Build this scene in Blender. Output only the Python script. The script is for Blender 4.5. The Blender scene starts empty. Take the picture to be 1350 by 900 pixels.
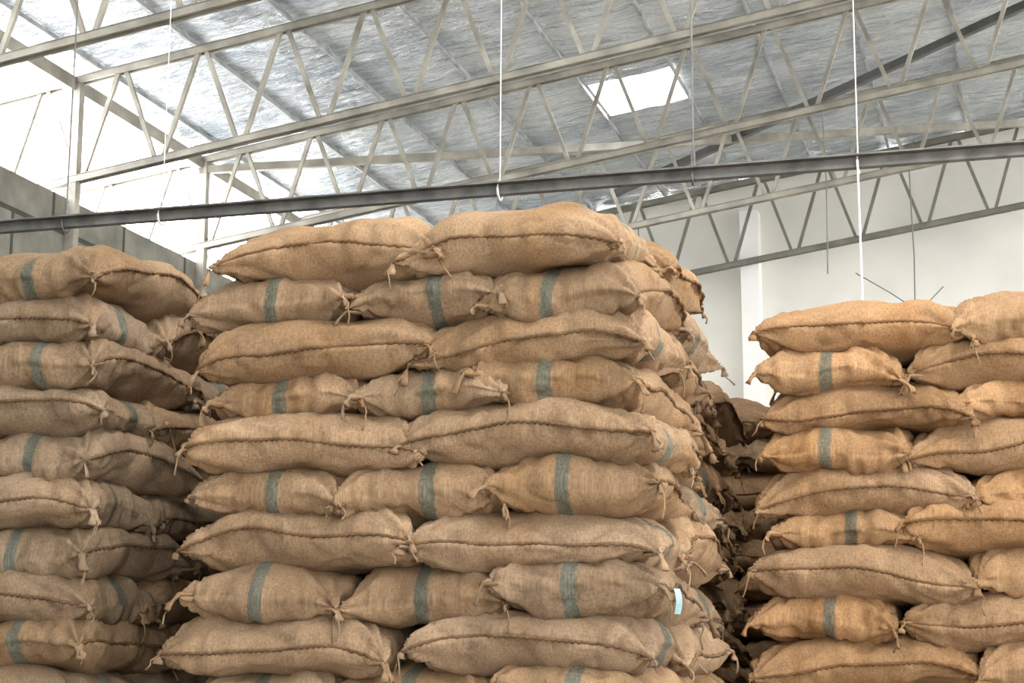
import bpy, bmesh, math, random
from mathutils import Vector, Matrix, noise

random.seed(7)
scene = bpy.context.scene
EYE = 1.6
scene.view_settings.view_transform = 'Standard'
scene.view_settings.look = 'None'
scene.view_settings.exposure = -0.6

# ------------------------------------------------------------------ materials
def new_mat(name):
    m = bpy.data.materials.new(name); m.use_nodes = True
    nt = m.node_tree
    return m, nt, nt.nodes, nt.links, nt.nodes["Principled BSDF"]

def simple_mat(name, col, rough=0.6, metal=0.0, var=0.25, scale=6.0, bump=0.1):
    m, nt, N, Lk, b = new_mat(name)
    tc = N.new("ShaderNodeTexCoord")
    nz = N.new("ShaderNodeTexNoise"); nz.inputs["Scale"].default_value = scale; nz.inputs["Detail"].default_value = 6
    Lk.new(tc.outputs["Object"], nz.inputs["Vector"])
    cr = N.new("ShaderNodeValToRGB")
    cr.color_ramp.elements[0].position = 0.3; cr.color_ramp.elements[1].position = 0.7
    cr.color_ramp.elements[0].color = (*[c*(1-var) for c in col], 1)
    cr.color_ramp.elements[1].color = (*[min(1, c*(1+var*0.5)) for c in col], 1)
    Lk.new(nz.outputs["Fac"], cr.inputs["Fac"]); Lk.new(cr.outputs["Color"], b.inputs["Base Color"])
    b.inputs["Roughness"].default_value = rough; b.inputs["Metallic"].default_value = metal
    bp = N.new("ShaderNodeBump"); bp.inputs["Strength"].default_value = bump; bp.inputs["Distance"].default_value = 0.01
    Lk.new(nz.outputs["Fac"], bp.inputs["Height"]); Lk.new(bp.outputs["Normal"], b.inputs["Normal"])
    return m

def math_node(N, op, a=None, b=None):
    n = N.new("ShaderNodeMath"); n.operation = op
    if isinstance(a, (int, float)): n.inputs[0].default_value = a
    if isinstance(b, (int, float)): n.inputs[1].default_value = b
    return n

def maprange(N, a, b, c, d):
    n = N.new("ShaderNodeMapRange")
    n.inputs["From Min"].default_value = a; n.inputs["From Max"].default_value = b
    n.inputs["To Min"].default_value = c; n.inputs["To Max"].default_value = d
    return n

def jute_mat(name, base, stripe=True):
    m, nt, N, Lk, b = new_mat(name)
    uv = N.new("ShaderNodeUVMap"); uv.uv_map = "UVMap"
    oi = N.new("ShaderNodeObjectInfo")
    comb = N.new("ShaderNodeVectorMath"); comb.operation = 'ADD'
    sc = N.new("ShaderNodeVectorMath"); sc.operation = 'SCALE'; sc.inputs[0].default_value = (13, 7, 5)
    Lk.new(oi.outputs["Random"], sc.inputs["Scale"])
    Lk.new(uv.outputs["UV"], comb.inputs[0]); Lk.new(sc.outputs[0], comb.inputs[1])
    def stretched(sx, sy, detail=2):
        mp = N.new("ShaderNodeMapping"); mp.inputs["Scale"].default_value = (sx, sy, 1)
        Lk.new(comb.outputs[0], mp.inputs["Vector"])
        nz = N.new("ShaderNodeTexNoise"); nz.inputs["Scale"].default_value = 1; nz.inputs["Detail"].default_value = detail
        Lk.new(mp.outputs["Vector"], nz.inputs["Vector"]); return nz
    a = stretched(260, 70); c = stretched(70, 260); big = stretched(4, 4, 6); spk = stretched(170, 170, 1)
    stain = stretched(2.2, 2.2, 4)
    weave = math_node(N, 'ADD'); Lk.new(a.outputs["Fac"], weave.inputs[0]); Lk.new(c.outputs["Fac"], weave.inputs[1])
    mr = maprange(N, 0.75, 1.25, 0.75, 1.22); Lk.new(weave.outputs[0], mr.inputs["Value"])
    mb = maprange(N, 0.3, 0.7, 0.76, 1.14); Lk.new(big.outputs["Fac"], mb.inputs["Value"])
    mul = math_node(N, 'MULTIPLY'); Lk.new(mr.outputs[0], mul.inputs[0]); Lk.new(mb.outputs[0], mul.inputs[1])
    basemix = N.new("ShaderNodeMix"); basemix.data_type = 'RGBA'
    basemix.inputs[6].default_value = (*base, 1)
    basemix.inputs[7].default_value = (base[0]*0.79, base[1]*0.71, base[2]*0.60, 1)
    ms = maprange(N, 0.50, 0.68, 0.0, 0.85); Lk.new(stain.outputs["Fac"], ms.inputs["Value"]); Lk.new(ms.outputs[0], basemix.inputs[0])
    colmul = N.new("ShaderNodeMix"); colmul.data_type = 'RGBA'; colmul.blend_type = 'MULTIPLY'; colmul.inputs[0].default_value = 1
    Lk.new(basemix.outputs[2], colmul.inputs[6]); Lk.new(oi.outputs["Color"], colmul.inputs[7])
    colour_out = colmul.outputs[2]
    if stripe:
        sep = N.new("ShaderNodeSeparateXYZ"); Lk.new(uv.outputs["UV"], sep.inputs[0])
        j = math_node(N, 'MULTIPLY_ADD', None, 0.09); j.inputs[2].default_value = -0.045
        Lk.new(oi.outputs["Random"], j.inputs[0])
        ad = math_node(N, 'ADD'); Lk.new(sep.outputs["Y"], ad.inputs[0]); Lk.new(j.outputs[0], ad.inputs[1])
        ab = math_node(N, 'ABSOLUTE'); Lk.new(ad.outputs[0], ab.inputs[0])
        wob = math_node(N, 'MULTIPLY_ADD', None, 0.010); Lk.new(c.outputs["Fac"], wob.inputs[0]); Lk.new(ab.outputs[0], wob.inputs[2])
        st = maprange(N, 0.031, 0.038, 1.0, 0.0); Lk.new(wob.outputs[0], st.inputs["Value"])
        fade = math_node(N, 'MULTIPLY'); Lk.new(st.outputs[0], fade.inputs[0])
        fr = maprange(N, 0.35, 0.62, 0.45, 0.85)
        Lk.new(spk.outputs["Fac"], fr.inputs["Value"]); Lk.new(fr.outputs[0], fade.inputs[1])
        sm = N.new("ShaderNodeMix"); sm.data_type = 'RGBA'
        Lk.new(fade.outputs[0], sm.inputs[0]); Lk.new(colour_out, sm.inputs[6]); sm.inputs[7].default_value = (0.075, 0.112, 0.100, 1)
        colour_out = sm.outputs[2]
    fin = N.new("ShaderNodeVectorMath"); fin.operation = 'SCALE'
    Lk.new(colour_out, fin.inputs[0]); Lk.new(mul.outputs[0], fin.inputs["Scale"])
    Lk.new(fin.outputs[0], b.inputs["Base Color"])
    b.inputs["Roughness"].default_value = 0.95
    b.inputs["Specular IOR Level"].default_value = 0.1
    bp = N.new("ShaderNodeBump"); bp.inputs["Strength"].default_value = 0.35; bp.inputs["Distance"].default_value = 0.003
    Lk.new(weave.outputs[0], bp.inputs["Height"]); Lk.new(bp.outputs["Normal"], b.inputs["Normal"])
    return m

M_JUTE = jute_mat("jute_cloth", (0.300, 0.203, 0.125))
M_ROPE = jute_mat("jute_stitching", (0.175, 0.108, 0.060), stripe=False)
M_TRUSS = simple_mat("painted_steel_pale", (0.34, 0.315, 0.26), 0.55, 0.0, 0.45, 3)
M_PURLIN = simple_mat("purlin_foil_wrapped", (0.42, 0.43, 0.43), 0.5, 0.3, 0.5, 5)
M_DARKSTEEL = simple_mat("weathered_steel_dark", (0.12, 0.12, 0.115), 0.5, 0.3, 0.35, 4)
M_GABLESTEEL = simple_mat("gable_truss_steel", (0.20, 0.19, 0.155), 0.6, 0.1, 0.35, 4)
M_PIPE = simple_mat("rusty_galvanised_bar", (0.17, 0.168, 0.16), 0.55, 0.3, 0.5, 8)
M_WIRE = simple_mat("hanger_wire", (0.8, 0.8, 0.77), 0.5, 0.0, 0.1, 10)
M_DWIRE = simple_mat("dark_wire", (0.18, 0.18, 0.17), 0.5, 0.0, 0.2, 10)
M_WHITE = simple_mat("white_plaster", (0.78, 0.755, 0.69), 0.85, 0, 0.14, 0.7, 0.1)
M_PIL = simple_mat("white_painted_column", (0.92, 0.91, 0.87), 0.8, 0, 0.05, 2, 0.05)
M_FLOOR = simple_mat("concrete_floor", (0.46, 0.43, 0.38), 0.8, 0, 0.2, 2.0, 0.2)
M_TAG = simple_mat("paper_tag", (0.30, 0.46, 0.48), 0.7, 0, 0.3, 20.0, 0.0)

def foil_mat():
    m, nt, N, Lk, b = new_mat("foil_insulation")
    tc = N.new("ShaderNodeTexCoord")
    def st(sx, sy, det, rough=0.6, dist=0.0):
        mp = N.new("ShaderNodeMapping"); mp.inputs["Scale"].default_value = (sx, sy, 0.3)
        Lk.new(tc.outputs["Object"], mp.inputs["Vector"])
        nz = N.new("ShaderNodeTexNoise"); nz.inputs["Scale"].default_value = 1; nz.inputs["Detail"].default_value = det
        nz.inputs["Roughness"].default_value = rough; nz.inputs["Distortion"].default_value = dist
        Lk.new(mp.outputs["Vector"], nz.inputs["Vector"]); return nz
    rip = st(0.9, 5.5, 5, 0.7, 0.9); fine = st(4.5, 15, 4, 0.75, 1.3); mott = st(0.6, 0.8, 3)
    cr = N.new("ShaderNodeValToRGB")
    cr.color_ramp.elements[0].position = 0.38; cr.color_ramp.elements[0].color = (0.42, 0.49, 0.56, 1)
    cr.color_ramp.elements[1].position = 0.54; cr.color_ramp.elements[1].color = (0.95, 0.98, 1.0, 1)
    mixf = math_node(N, 'ADD'); Lk.new(rip.outputs["Fac"], mixf.inputs[0]); Lk.new(fine.outputs["Fac"], mixf.inputs[1])
    m2 = math_node(N, 'ADD'); Lk.new(mixf.outputs[0], m2.inputs[0]); Lk.new(mott.outputs["Fac"], m2.inputs[1])
    hf = math_node(N, 'MULTIPLY', None, 0.3333); Lk.new(m2.outputs[0], hf.inputs[0])
    Lk.new(hf.outputs[0], cr.inputs["Fac"]); Lk.new(cr.outputs["Color"], b.inputs["Base Color"])
    b.inputs["Metallic"].default_value = 0.6; b.inputs["Roughness"].default_value = 0.22
    b1 = N.new("ShaderNodeBump"); b1.inputs["Strength"].default_value = 1.0; b1.inputs["Distance"].default_value = 0.18
    b2 = N.new("ShaderNodeBump"); b2.inputs["Strength"].default_value = 1.0; b2.inputs["Distance"].default_value = 0.09
    Lk.new(rip.outputs["Fac"], b1.inputs["Height"]); Lk.new(fine.outputs["Fac"], b2.inputs["Height"])
    Lk.new(b1.outputs["Normal"], b2.inputs["Normal"]); Lk.new(b2.outputs["Normal"], b.inputs["Normal"])
    return m
M_FOIL = foil_mat()

def block_mat():
    m, nt, N, Lk, b = new_mat("grey_block_wall")
    tc = N.new("ShaderNodeTexCoord")
    sep = N.new("ShaderNodeSeparateXYZ"); cb = N.new("ShaderNodeCombineXYZ")
    Lk.new(tc.outputs["Object"], sep.inputs[0]); Lk.new(sep.outputs["Y"], cb.inputs["X"]); Lk.new(sep.outputs["Z"], cb.inputs["Y"])
    br = N.new("ShaderNodeTexBrick"); br.inputs["Scale"].default_value = 1.0
    br.inputs["Brick Width"].default_value = 1.6; br.inputs["Row Height"].default_value = 0.8
    br.inputs["Mortar Size"].default_value = 0.03
    br.inputs["Color1"].default_value = (0.15, 0.14, 0.115, 1); br.inputs["Color2"].default_value = (0.20, 0.19, 0.155, 1)
    br.inputs["Mortar"].default_value = (0.05, 0.05, 0.04, 1)
    nz = N.new("ShaderNodeTexNoise"); nz.inputs["Scale"].default_value = 3; nz.inputs["Detail"].default_value = 6
    Lk.new(tc.outputs["Object"], nz.inputs["Vector"])
    mr = maprange(N, .3, .7, .7, 1.3); Lk.new(nz.outputs["Fac"], mr.inputs["Value"])
    sc = N.new("ShaderNodeVectorMath"); sc.operation = 'SCALE'
    Lk.new(cb.outputs[0], br.inputs["Vector"]); Lk.new(br.outputs["Color"], sc.inputs[0]); Lk.new(mr.outputs[0], sc.inputs["Scale"])
    Lk.new(sc.outputs[0], b.inputs["Base Color"])
    b.inputs["Roughness"].default_value = 0.9
    return m
M_BLOCK = block_mat()

# ------------------------------------------------------------------ mesh helpers
def obj_from_bm(bm, name, mats, parent=None, smooth=False):
    me = bpy.data.meshes.new(name); bm.to_mesh(me); bm.free()
    for mt in mats: me.materials.append(mt)
    if smooth:
        for p in me.polygons: p.use_smooth = True
    o = bpy.data.objects.new(name, me); scene.collection.objects.link(o)
    if parent: o.parent = parent
    return o

def box(bm, lo, hi, mi=0):
    x0, y0, z0 = lo; x1, y1, z1 = hi
    vs = [bm.verts.new(c) for c in [(x0,y0,z0),(x1,y0,z0),(x1,y1,z0),(x0,y1,z0),(x0,y0,z1),(x1,y0,z1),(x1,y1,z1),(x0,y1,z1)]]
    for f in [(0,3,2,1),(4,5,6,7),(0,1,5,4),(1,2,6,5),(2,3,7,6),(3,0,4,7)]:
        fc = bm.faces.new([vs[i] for i in f]); fc.material_index = mi

def beam(bm, p1, p2, w, h, mi=0):
    p1 = Vector(p1); p2 = Vector(p2); d = (p2-p1).normalized()
    up = Vector((0,0,1)) if abs(d.z) < 0.95 else Vector((0,1,0))
    s = d.cross(up).normalized(); u = s.cross(d).normalized()
    vs = []
    for p in (p1, p2):
        for a, b in ((-1,-1),(1,-1),(1,1),(-1,1)):
            vs.append(bm.verts.new(p + s*a*w/2 + u*b*h/2))
    for f in [(0,1,2,3),(7,6,5,4),(0,4,5,1),(1,5,6,2),(2,6,7,3),(3,7,4,0)]:
        fc = bm.faces.new([vs[i] for i in f]); fc.material_index = mi

def tube(bm, pts, radii, n=6, mi=0, cap=True, flat=1.0, rnoise=0.0, seed=0):
    rings = []; faces = []
    for i, p in enumerate(pts):
        p = Vector(p)
        a = Vector(pts[max(0, i-1)]); b = Vector(pts[min(len(pts)-1, i+1)])
        d = (b-a); d = d.normalized() if d.length > 1e-9 else Vector((1,0,0))
        up = Vector((0,0,1)) if abs(d.z) < 0.9 else Vector((0,1,0))
        s = d.cross(up).normalized(); u = s.cross(d).normalized()
        r = radii[i] if isinstance(radii, (list, tuple)) else radii
        ring = []
        for k in range(n):
            a2 = 2*math.pi*k/n
            rr = r*(1+rnoise*noise.noise(Vector((math.cos(a2)*2.2, math.sin(a2)*2.2+i*0.9, seed))))
            ring.append(bm.verts.new(p + s*math.cos(a2)*rr + u*math.sin(a2)*rr*flat))
        rings.append(ring)
    for i in range(len(rings)-1):
        for k in range(n):
            f = bm.faces.new([rings[i][k], rings[i][(k+1)%n], rings[i+1][(k+1)%n], rings[i+1][k]]); f.material_index = mi; faces.append(f)
    if cap:
        f = bm.faces.new(rings[0][::-1]); f.material_index = mi; faces.append(f)
        f = bm.faces.new(rings[-1]); f.material_index = mi; faces.append(f)
    return faces

# ------------------------------------------------------------------ sack mesh variants
def sack_mesh(seed, L=1.03, W=0.70, T=0.278):
    rnd = random.Random(seed)
    NU, NV = 60, 44
    bm = bmesh.new(); uvl = bm.loops.layers.uv.new("UVMap")
    off = Vector((seed*3.17, seed*1.71, 0))
    pL, pR = rnd.uniform(3.0, 6.5), rnd.uniform(3.0, 6.5)
    qA, qB = rnd.uniform(2.8, 4.2), rnd.uniform(2.8, 4.2)
    sA = [rnd.uniform(-0.025, 0.06) for _ in range(2)]
    sP = [rnd.uniform(0, 6.28) for _ in range(2)]
    tilt = rnd.uniform(-0.015, 0.015); droop = rnd.uniform(0.018, 0.045)
    skew = rnd.uniform(-0.05, 0.05)
    corner = {(a, b): (rnd.uniform(-0.02, 0.03), rnd.uniform(0, 6.28), rnd.randint(9, 14), rnd.uniform(-0.05, 0.01)) for a in (-1, 1) for b in (-1, 1)}
    def mid(u, v):
        k = 0 if v < 0 else 1
        m = -droop*u*u + tilt*u - 0.015*v*v
        m += 0.034*noise.noise(Vector((u*1.5, v*1.3, seed)) + off)
        m += (sA[k] + 0.020*math.sin(2.6*u + sP[k]))*abs(v)**3*(1-0.6*u*u)
        for (a, b), c in corner.items():
            m += c[3]*max(0, a*u)**4*max(0, b*v)**4
        return m
    def pos(u, v, sgn):
        p = pL if u < 0 else pR; q = qA if v < 0 else qB
        t = T/2*(max(0, 1-abs(u)**p))**0.52*(max(0, 1-abs(v)**q))**0.50
        t *= 1 + 0.25*noise.noise(Vector((u*1.9+5, v*1.7, seed*2.0+sgn)))
        x = L/2*u*(1-0.045*(1-v*v)) + skew*v*abs(u)*0.4
        y = W/2*v*(1-0.05*(1-u*u)) + skew*u*0.5
        y += 0.022*noise.noise(Vector((u*2.2, v*0.7, seed+9)))*abs(v)
        x += 0.024*noise.noise(Vector((v*2.5, u*0.7, seed+19)))*abs(u)
        return Vector((x, y, mid(u, v) + sgn*t))
    us = [math.sin(-math.pi/2 + math.pi*i/NU) for i in range(NU+1)]
    vs = [math.sin(-math.pi/2 + math.pi*j/NV) for j in range(NV+1)]
    grid = {}; prm = {}
    for sgn in (1, -1):
        for i, u in enumerate(us):
            for j, v in enumerate(vs):
                e = i in (0, NU) or j in (0, NV)
                if sgn == -1 and e:
                    grid[(sgn, i, j)] = grid[(1, i, j)]; continue
                vt = bm.verts.new(pos(u, v, sgn)); grid[(sgn, i, j)] = vt; prm[vt] = (u, v, sgn)
    for sgn in (1, -1):
        for i in range(NU):
            for j in range(NV):
                idx = [(i, j), (i+1, j), (i+1, j+1), (i, j+1)]
                if sgn == -1: idx = idx[::-1]
                f = bm.faces.new([grid[(sgn, a, b)] for a, b in idx])
                for lp, (a, b) in zip(f.loops, idx):
                    lp[uvl].uv = (us[a]*L/2, vs[b]*W/2)
    bm.normal_update()
    disp = {}
    for vt, (u, v, sgn) in prm.items():
        x, y = u*L/2, v*W/2
        d = 0.0
        for (a, b), (r, ph, n, cz) in corner.items():
            dx = a*L/2 - x; dy = b*W/2 - y
            dist = math.hypot(dx, dy); ang = math.atan2(abs(dy)+0.001, abs(dx)+0.001)
            d += 0.015*math.sin(ang*n + ph + sgn)*math.exp(-(dist/0.23)**1.3)*min(1, dist/0.03)
        d += 0.008*math.sin(x*62 + 3*noise.noise(Vector((x*6, 3, seed))))*abs(v)**6*(0.4+noise.noise(Vector((x*5, seed, sgn))))
        d += 0.010*math.sin(y*75 + 3*noise.noise(Vector((y*8, 7, seed))))*abs(u)**6*(0.5+noise.noise(Vector((y*6, seed, sgn*2))))
        d += 0.020*noise.noise(Vector((x*4.5, y*7, seed*1.3+sgn*4)))
        e = max(abs(u), abs(v))**3
        nn = noise.noise(Vector((x*7+2, y*10, seed*2.3+sgn*4)))
        d += -0.018*max(0, 0.13-abs(nn))/0.13*(0.25+0.75*e)
        n3 = noise.noise(Vector((x*4+8, y*14+3, seed*3.1+sgn*2)))
        d += -0.014*max(0, 0.10-abs(n3))/0.10*e
        disp[vt] = vt.normal*d
    for vt, d in disp.items(): vt.co += d
    def uvfix(faces):
        for f in faces:
            for lp in f.loops: lp[uvl].uv = (lp.vert.co.x*3, lp.vert.co.z*3 + lp.vert.co.y + 3)
    for j, sy in ((0, -1), (NV, 1)):
        base = [grid[(1, i, j)].co.copy() for i in range(NU+1)]
        pts = []; rad = []
        for i in range(len(base)-1):
            seglen = (base[i+1]-base[i]).length
            k = max(1, int(seglen/0.012))
            for s in range(k):
                pp = base[i].lerp(base[i+1], s/k)
                zz = 0.0025*(1 if len(pts) % 2 else -1)
                pts.append(pp + Vector((0, sy*0.004, zz))); rad.append(0.0090 if len(pts) % 2 else 0.0060)
        pts.append(base[-1]); rad.append(0.006)
        uvfix(tube(bm, pts, rad, 5, 1))
    for ci, (a, b) in enumerate(corner):
        i = 0 if a < 0 else NU; j = 0 if b < 0 else NV
        c0 = grid[(1, i, j)].co.copy()
        inw = Vector((-a*0.06, -b*0.045, 0.0))
        ln = rnd.choice((0.012, 0.02, 0.035, 0.06))
        dirv = Vector((a*rnd.uniform(0.2, 0.8), b*rnd.uniform(0.2, 0.9), rnd.uniform(-1.5, -0.2))).normalized()
        pts = [c0+inw, c0+inw*0.5, c0, c0 + dirv*ln*0.5 + Vector((0, 0, -0.004)), c0 + dirv*ln*0.85 + Vector((0, 0, -0.012)), c0 + dirv*ln*1.1 + Vector((0, 0, -0.022))]
        k = rnd.uniform(0.7, 1.05)
        uvfix(tube(bm, pts, [0.030*k, 0.027*k, 0.018*k, 0.013*k, 0.019*k, 0.022*k], 12, 0, True, rnd.uniform(0.3, 0.6), 1.0, seed*4+ci))
        for _ in range(rnd.choice((0, 1, 1, 2))):
            tl = rnd.uniform(0.04, 0.13)
            e = c0 + dirv*ln*0.6
            w1, w2 = rnd.uniform(-.02, .02), rnd.uniform(-.03, .03)
            tp = [e, e+Vector((a*0.012+w1, b*0.014, -tl*0.3)), e+Vector((a*0.010+w2*.5, b*0.020, -tl*0.65)), e+Vector((a*0.02+w2, b*0.014, -tl))]
            uvfix(tube(bm, tp, [0.0040, 0.0034, 0.0034, 0.0048], 5, 0))
    bm.normal_update()
    me = bpy.data.meshes.new("jute_sack_%d" % seed); bm.to_mesh(me); bm.free()
    me.materials.append(M_JUTE); me.materials.append(M_ROPE)
    for pl in me.polygons: pl.use_smooth = True
    return me

VAR = [sack_mesh(s+1) for s in range(24)]
TOPVAR = [sack_mesh(s+40, T=0.30) for s in range(6)]

def put_sack(parent, k, x, y, z, rot, rnd, tint, top=False, cv=(0.84, 1.10), wv=0.06):
    me = rnd.choice(TOPVAR if top else VAR)
    o = bpy.data.objects.new("sack_%d" % k, me); scene.collection.objects.link(o); o.parent = parent
    o.location = (x + rnd.uniform(-.03, .03), y + rnd.uniform(-.03, .03), z + rnd.uniform(-.008, .008))
    o.rotation_euler = (math.radians(rnd.uniform(-3, 3)), math.radians(rnd.uniform(-2.2, 2.2)),
                        rot + (math.pi if rnd.random() < .5 else 0) + math.radians(rnd.uniform(-4, 4)))
    o.scale = (rnd.uniform(.95, 1.03), rnd.uniform(.96, 1.03), rnd.uniform(.96, 1.06))
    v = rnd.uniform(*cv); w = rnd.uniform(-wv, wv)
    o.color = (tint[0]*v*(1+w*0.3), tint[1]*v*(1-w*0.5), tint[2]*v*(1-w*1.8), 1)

def pinwheel_stack(name, xr, yf, levels, pitch, top_is_long, seed, tint=(1, 1, 1), width=2.0, batter=0.045, top_items=None):
    """alternating 2+3 / 3+2 layers; xr = right side X, yf = front Y"""
    root = bpy.data.objects.new(name, None); scene.collection.objects.link(root)
    root.location = (xr - width/2, yf, 0)
    rnd = random.Random(seed); k = 0
    for lv in range(levels):
        z = pitch*(lv+.5); h = max(0, z-EYE)
        s = 1-batter*h; yo = 0.035*h
        long_front = ((levels-1-lv) % 2 == 0) == top_is_long
        top = lv == levels-1
        if top: z -= 0.005
        sh = rnd.uniform(-.03, .03)
        items = []
        if long_front:
            items += [(-.5+sh, .33, 0), (.5+sh*.5, .33, 0)] + [(x, 1.10, 1) for x in (-.66, 0, .66)]
        else:
            items += [(-.66, .5, 1), (sh, .5, 1), (.66, .5, 1)] + [(-.5, 1.27, 0), (.5, 1.27, 0)]
        dz = [0]*5
        if top and top_items:
            items = [(a, b, c) for a, b, c, d in top_items]; dz = [d for a, b, c, d in top_items]
        for (x, y, r), dd in zip(items, dz):
            k += 1
            put_sack(root, k, x*s*width/2, y+yo, z+dd, r*math.pi/2, rnd, tint, top)
    return root

P = 0.204
main = pinwheel_stack("jute_sack_stack", -1.33, 6.67, 17, P, True, 11, (1.0, 0.985, 0.97),
    top_items=[(-.42, .33, 0, -.015), (.44, .31, 0, .02), (-.62, 1.1, 1, 0), (.02, 1.1, 1, 0), (.66, 1.1, 1, 0)])
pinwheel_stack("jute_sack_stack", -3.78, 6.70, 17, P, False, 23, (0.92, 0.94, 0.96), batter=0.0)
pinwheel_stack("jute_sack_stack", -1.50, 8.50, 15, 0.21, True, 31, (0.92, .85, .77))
pinwheel_stack("jute_sack_stack", -3.75, 8.50, 16, P, True, 37, (0.72, .72, .72))  # tint darkened to stand in for shade behind the left stack
pinwheel_stack("jute_sack_stack", -0.35, 10.9, 16, P, True, 41, (0.62, .58, .54))  # fills the bright gap; its shade is put into the dark tint
pinwheel_stack("jute_sack_stack", -2.45, 10.9, 15, P, False, 43, (0.65, .6, .56))  # shade at the back painted in through the darker tint

def bonded_stack(name, xl, yf, levels, pitch, seed, tint):
    root = bpy.data.objects.new(name, None); scene.collection.objects.link(root); root.location = (xl, yf, 0)
    rnd = random.Random(seed); k = 0
    for lv in range(levels):
        z = pitch*(lv+.5); h = max(0, z-EYE)
        odd = (levels-1-lv) % 2 == 0
        x = 0.02*h + (0.0 if odd else 0.02) + rnd.uniform(-.03, .02)
        top = lv == levels-1
        for c in ("LSLS" if odd else "SLSL"):
            if c == "L":
                for y in (.33, .98, 1.63):
                    k += 1; put_sack(root, k, x+.49, y+.03*h, z, 0, rnd, tint, top, (0.80, 1.06), .08)
                x += .97
            else:
                for y in (.5, 1.45):
                    k += 1; put_sack(root, k, x+.33, y+.03*h, z, math.pi/2, rnd, tint, top, (0.80, 1.06), .08)
                x += .66
    return root
bonded_stack("jute_sack_stack", -1.19, 8.33, 17, 0.197, 51, (1.22, 1.11, 0.98))

# small paper tag tied to the corner sack of the main stack
bm = bmesh.new()
n = 6; gv = []
for i in range(n):
    t = i/(n-1)
    gv.append([bm.verts.new((sx*0.009 + 0.010*math.sin(t*3), sx*0.014-0.012*math.sin(t*2.5), -t*0.095)) for sx in (-1, 0, 1)])
for i in range(n-1):
    for j in range(2): bm.faces.new([gv[i][j], gv[i][j+1], gv[i+1][j+1], gv[i+1][j]])
tag = obj_from_bm(bm, "paper_tag", [M_TAG], main)
tag.location = (1.075, 0.0, 1.92)

# ------------------------------------------------------------------ hall shell
XL, XR, XRIDGE = -10.0, 14.0, 2.0
YN, YG = -6.0, 26.95
SL = 0.145
def zroof(x, base=6.60):
    b = EYE + base
    return b + SL*(x-XL) if x <= XRIDGE else b + SL*(XRIDGE-XL) - SL*(x-XRIDGE)

bm = bmesh.new(); box(bm, (XL-1, YN-4, -0.2), (XR+1, YG+0.3, 0)); obj_from_bm(bm, "floor", [M_FLOOR])
bm = bmesh.new(); box(bm, (XL-0.2, YN, 0), (XL, YG, EYE+5.2)); obj_from_bm(bm, "wall_left", [M_BLOCK])
bm = bmesh.new(); box(bm, (XR, YN, 0), (XR+0.2, YG, EYE+2.2)); obj_from_bm(bm, "wall_right", [M_WHITE])
def gable(y0, y1, x0, x1, zb=0.0):
    bm = bmesh.new()
    xx = [x0] + ([XRIDGE] if x0 < XRIDGE < x1 else []) + [x1]
    prof = [(x0, zb), (x1, zb)] + [(x, zroof(x)+.09) for x in reversed(xx)]
    fr = [bm.verts.new((x, y0, z)) for x, z in prof]; bk = [bm.verts.new((x, y1, z)) for x, z in prof]
    bm.faces.new(fr); bm.faces.new(bk[::-1]); n = len(prof)
    for i in range(n): bm.faces.new([fr[i], bk[i], bk[(i+1)%n], fr[(i+1)%n]])
    return bm
bm = gable(YG, YG+.2, XL-.2, XR+.2)
bmesh.ops.recalc_face_normals(bm, faces=bm.faces)
obj_from_bm(bm, "wall_back", [M_WHITE])
DX0, DX1 = 1.5, 7.5
bm = gable(YN-.2, YN, XL-.2, DX0)
bm2 = gable(YN-.2, YN, DX1, XR+.2)
me = bpy.data.meshes.new("tmp"); bm2.to_mesh(me); bm2.free(); bm.from_mesh(me)
bm3 = gable(YN-.2, YN, DX0, DX1, 5.0); me3 = bpy.data.meshes.new("tmp3"); bm3.to_mesh(me3); bm3.free(); bm.from_mesh(me3)
bmesh.ops.recalc_face_normals(bm, faces=bm.faces)
obj_from_bm(bm, "wall_front_unseen", [M_WHITE])  # unseen wall added behind the camera to cut daylight flooding in
bm = bmesh.new(); box(bm, (-3.94, YG-0.30, 0), (-3.66, YG, EYE+7.05)); obj_from_bm(bm, "wall_pilaster", [M_PIL])

PX0, PSP = XL+0.3, 1.15
holes = [(-5.05, -3.95, 21.3, 22.6)]
holes += [(-5.05, -3.95, y, y+1.6) for y in (2.0, 9.0, 14.0)] + [(-1.0, 0.6, y, y+2.4) for y in (-4, 1, 6)]  # unseen openings added overhead to light the stacks from above
holes += [(3.2, 4.8, y, y+2.6) for y in (-2, 3, 8, 13, 18, 23)] + [(8.0, 9.5, y, y+2.5) for y in (0, 6, 12, 18)]  # out-of-view openings added to brighten the hall and back wall
def axis(lo, hi, marks, step):
    out = []
    ms = sorted(set([lo, hi] + [m for m in marks if lo < m < hi]))
    for a, b in zip(ms[:-1], ms[1:]):
        n = max(1, round((b-a)/step))
        out += [a+(b-a)*i/n for i in range(n)]
    return out + [hi]
xs = axis(XL, XR, [XRIDGE]+[h[0] for h in holes]+[h[1] for h in holes], 0.13)
ys = axis(YN, YG, [h[2] for h in holes]+[h[3] for h in holes], 0.11)
verts = []; faces = []
for x in xs:
    for y in ys:
        f = abs(math.sin(math.pi*(x-PX0)/PSP))
        cell = math.floor((x-PX0)/PSP)
        dz = -0.020*f*(1+0.5*noise.noise(Vector((cell*3.3, y*0.8, 0))))
        dz += f*0.045*noise.noise(Vector((x*1.4, y*3.2, cell*1.7)))
        dz += f*0.030*noise.noise(Vector((x*4.0, y*7.0, cell*2.7)))
        verts.append((x, y, zroof(x)+0.115+dz))
ny = len(ys)
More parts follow.
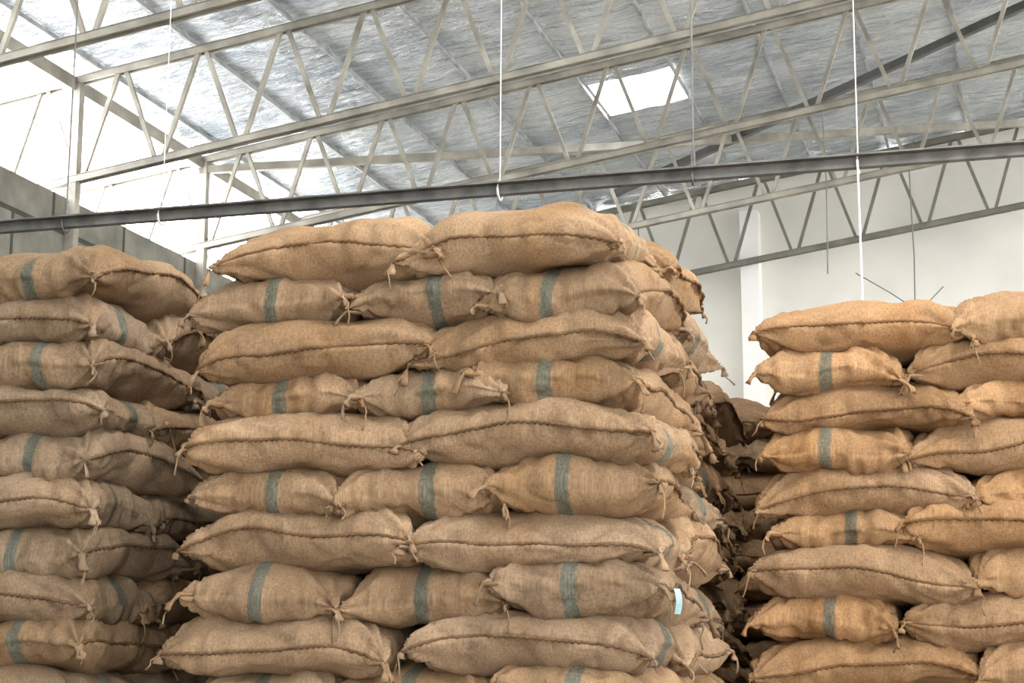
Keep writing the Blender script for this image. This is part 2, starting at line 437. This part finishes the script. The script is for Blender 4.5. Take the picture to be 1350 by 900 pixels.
for i in range(len(xs)-1):
    for j in range(ny-1):
        cx = (xs[i]+xs[i+1])/2; cy = (ys[j]+ys[j+1])/2
        if any(h[0] < cx < h[1] and h[2] < cy < h[3] for h in holes): continue
        faces.append((i*ny+j, (i+1)*ny+j, (i+1)*ny+j+1, i*ny+j+1))
me = bpy.data.meshes.new("ceiling"); me.from_pydata(verts, [], faces); me.materials.append(M_FOIL)
roof = bpy.data.objects.new("ceiling", me); scene.collection.objects.link(roof)
for pl in me.polygons: pl.use_smooth = True

bm = bmesh.new()
x = PX0
while x < XR:
    beam(bm, (x, YN, zroof(x)+0.08), (x, YG, zroof(x)+0.08), 0.03, 0.05)
    x += PSP
obj_from_bm(bm, "roof_purlins", [M_PURLIN])

def truss(y, mat, drop=1.15, xs0=XL-2.6, nodes=0.97):
    bm = bmesh.new()
    top = lambda x: zroof(x, 6.55); bot = lambda x: zroof(x, 6.55)-drop
    for f, hgt in ((top, .075), (bot, .075)):
        for a, b in ((xs0, XRIDGE), (XRIDGE, XR)):
            for dy in (-.045, .045):
                beam(bm, (a, y+dy, f(a)), (b, y+dy, f(b)), .03, hgt)
            beam(bm, (a, y, f(a)+hgt/2), (b, y, f(b)+hgt/2), .12, .012)
    x = xs0+0.3
    while x < XR-1:
        beam(bm, (x-.04, y, top(x)), (x-nodes/2+.04, y, bot(x-nodes/2)), .046, .046)
        beam(bm, (x+.04, y, top(x)), (x+nodes/2-.04, y, bot(x+nodes/2)), .046, .046)
        x += nodes
    beam(bm, (XL+.06, y, 0), (XL+.06, y, top(XL)), .11, .11)
    beam(bm, (XR-.1, y, 0), (XR-.1, y, top(XR)), .11, .11)
    return obj_from_bm(bm, "roof_truss", [mat])
for yy in (0.6, 3.9, 7.2, 10.5, 13.8, 17.1, 20.35, 23.6):
    truss(yy, M_TRUSS)
truss(26.5, M_GABLESTEEL, drop=1.25)

bm = bmesh.new()
beam(bm, (XL, YN, zroof(XL, 6.52)), (XL, YG, zroof(XL, 6.52)), .12, .16)
obj_from_bm(bm, "eave_beam", [M_TRUSS])
bm = bmesh.new()
beam(bm, (0.9, 20.9, zroof(.9, 6.42)), (-5.6, 25.2, zroof(-5.6, 6.42)), .08, .10)
obj_from_bm(bm, "roof_brace", [M_DARKSTEEL])
bm = bmesh.new()
beam(bm, (-10, 20.3, zroof(-10, 6.42)), (.9, 26.4, zroof(.9, 6.42)), .08, .10)
obj_from_bm(bm, "roof_brace", [M_TRUSS])

rail = bpy.data.objects.new("suspended_rail", None); scene.collection.objects.link(rail)
bm = bmesh.new()
zR = EYE+3.02
beam(bm, (XL+.1, 10.5, zR), (6, 10.5, zR), .06, .06)
beam(bm, (XL+.1, 10.46, zR+.034), (6, 10.46, zR+.034), .10, .010)
obj_from_bm(bm, "rail_bar", [M_PIPE], rail)
for i, X in enumerate((-6.15, -5.43, -3.07, -1.83, -.83, 2.0)):
    bm = bmesh.new()
    ztop = zroof(X, 6.55)-1.15
    tube(bm, [(X, 10.5, zR), (X+.01, 10.5, (zR+ztop)/2), (X, 10.5, ztop)], .0036 if i in (1, 2, 4) else .006, 6)
    tube(bm, [(X, 10.5+.06*math.cos(a), zR+.06*math.sin(a)) for a in [k*math.pi/5 for k in range(11)]], .008, 5)
    if i in (0, 3): tube(bm, [(X, 10.5, zR+.05), (X, 10.5, zR+.16)], .014, 6)
    obj_from_bm(bm, "hanger_rod_%d" % (i+1), [M_WIRE if i in (1, 2, 4) else M_PIPE], rail)
bm = bmesh.new()
tube(bm, [(-.83, 10.46, zR), (-.83, 10.46, 3.45)], .0065, 6)
obj_from_bm(bm, "hanging_cord", [M_WIRE], rail)
for (X, Y, dz) in ((-6.0, 20.35, 1.2), (-2.0, 20.35, 2.0), (-4.9, 23.6, 1.6)):
    bm = bmesh.new(); zt = zroof(X, 6.55)-1.15
    tube(bm, [(X, Y, zt), (X+.02, Y, zt-dz*.5), (X, Y, zt-dz)], .009, 5)
    obj_from_bm(bm, "hanging_wire", [M_DWIRE])
# long wire with loose tangled ends, hung from the truss in front of the gable
bm = bmesh.new(); X, Y = -1.2, 23.6; zt = zroof(X, 6.55)-1.15; zb = zt-2.15
tube(bm, [(X, Y, zt), (X+.02, Y, zt-1.2), (X, Y, zb)], .010, 5)
tube(bm, [(X-.75, Y, zb+.75), (X-.3, Y, zb+.45), (X, Y, zb+.22), (X+.25, Y, zb+.10), (X+.5, Y, zb+.04), (X+.42, Y, zb-.02), (X+.1, Y, zb+.02)], .008, 5)
tube(bm, [(X-.6, Y, zb+.35), (X-.2, Y, zb+.25), (X, Y, zb+.22), (X+.2, Y, zb+.32), (X+.38, Y, zb+.5)], .008, 5)
obj_from_bm(bm, "hanging_wire", [M_DWIRE])

# ------------------------------------------------------------------ light
w = bpy.data.worlds.new("World"); scene.world = w; w.use_nodes = True
bg = w.node_tree.nodes["Background"]; bg.inputs["Color"].default_value = (0.97, 0.985, 1.0, 1); bg.inputs["Strength"].default_value = 15.5

def area(name, loc, target, sx, sy, power, col):
    l = bpy.data.lights.new(name, 'AREA'); l.shape = 'RECTANGLE'; l.size = sx; l.size_y = sy; l.energy = power; l.color = col
    o = bpy.data.objects.new(name, l); scene.collection.objects.link(o); o.location = loc
    o.rotation_euler = (Vector(target)-Vector(loc)).to_track_quat('-Z', 'Y').to_euler()
area("stack_fill_light", (0.0, 5.6, 8.4), (-1.6, 7.6, 2.4), 3, 2, 520, (1, .965, .91))  # added fill lamp below the roof, lights the stacks from above

# ------------------------------------------------------------------ camera
cam = bpy.data.cameras.new("camera"); cam.lens = 2350/1350*36; cam.sensor_width = 36; cam.clip_end = 200
co = bpy.data.objects.new("camera", cam); scene.collection.objects.link(co)
co.location = (0, 0, EYE)
co.rotation_euler = (math.radians(90+10.6), 0, math.radians(15.9))
scene.camera = co
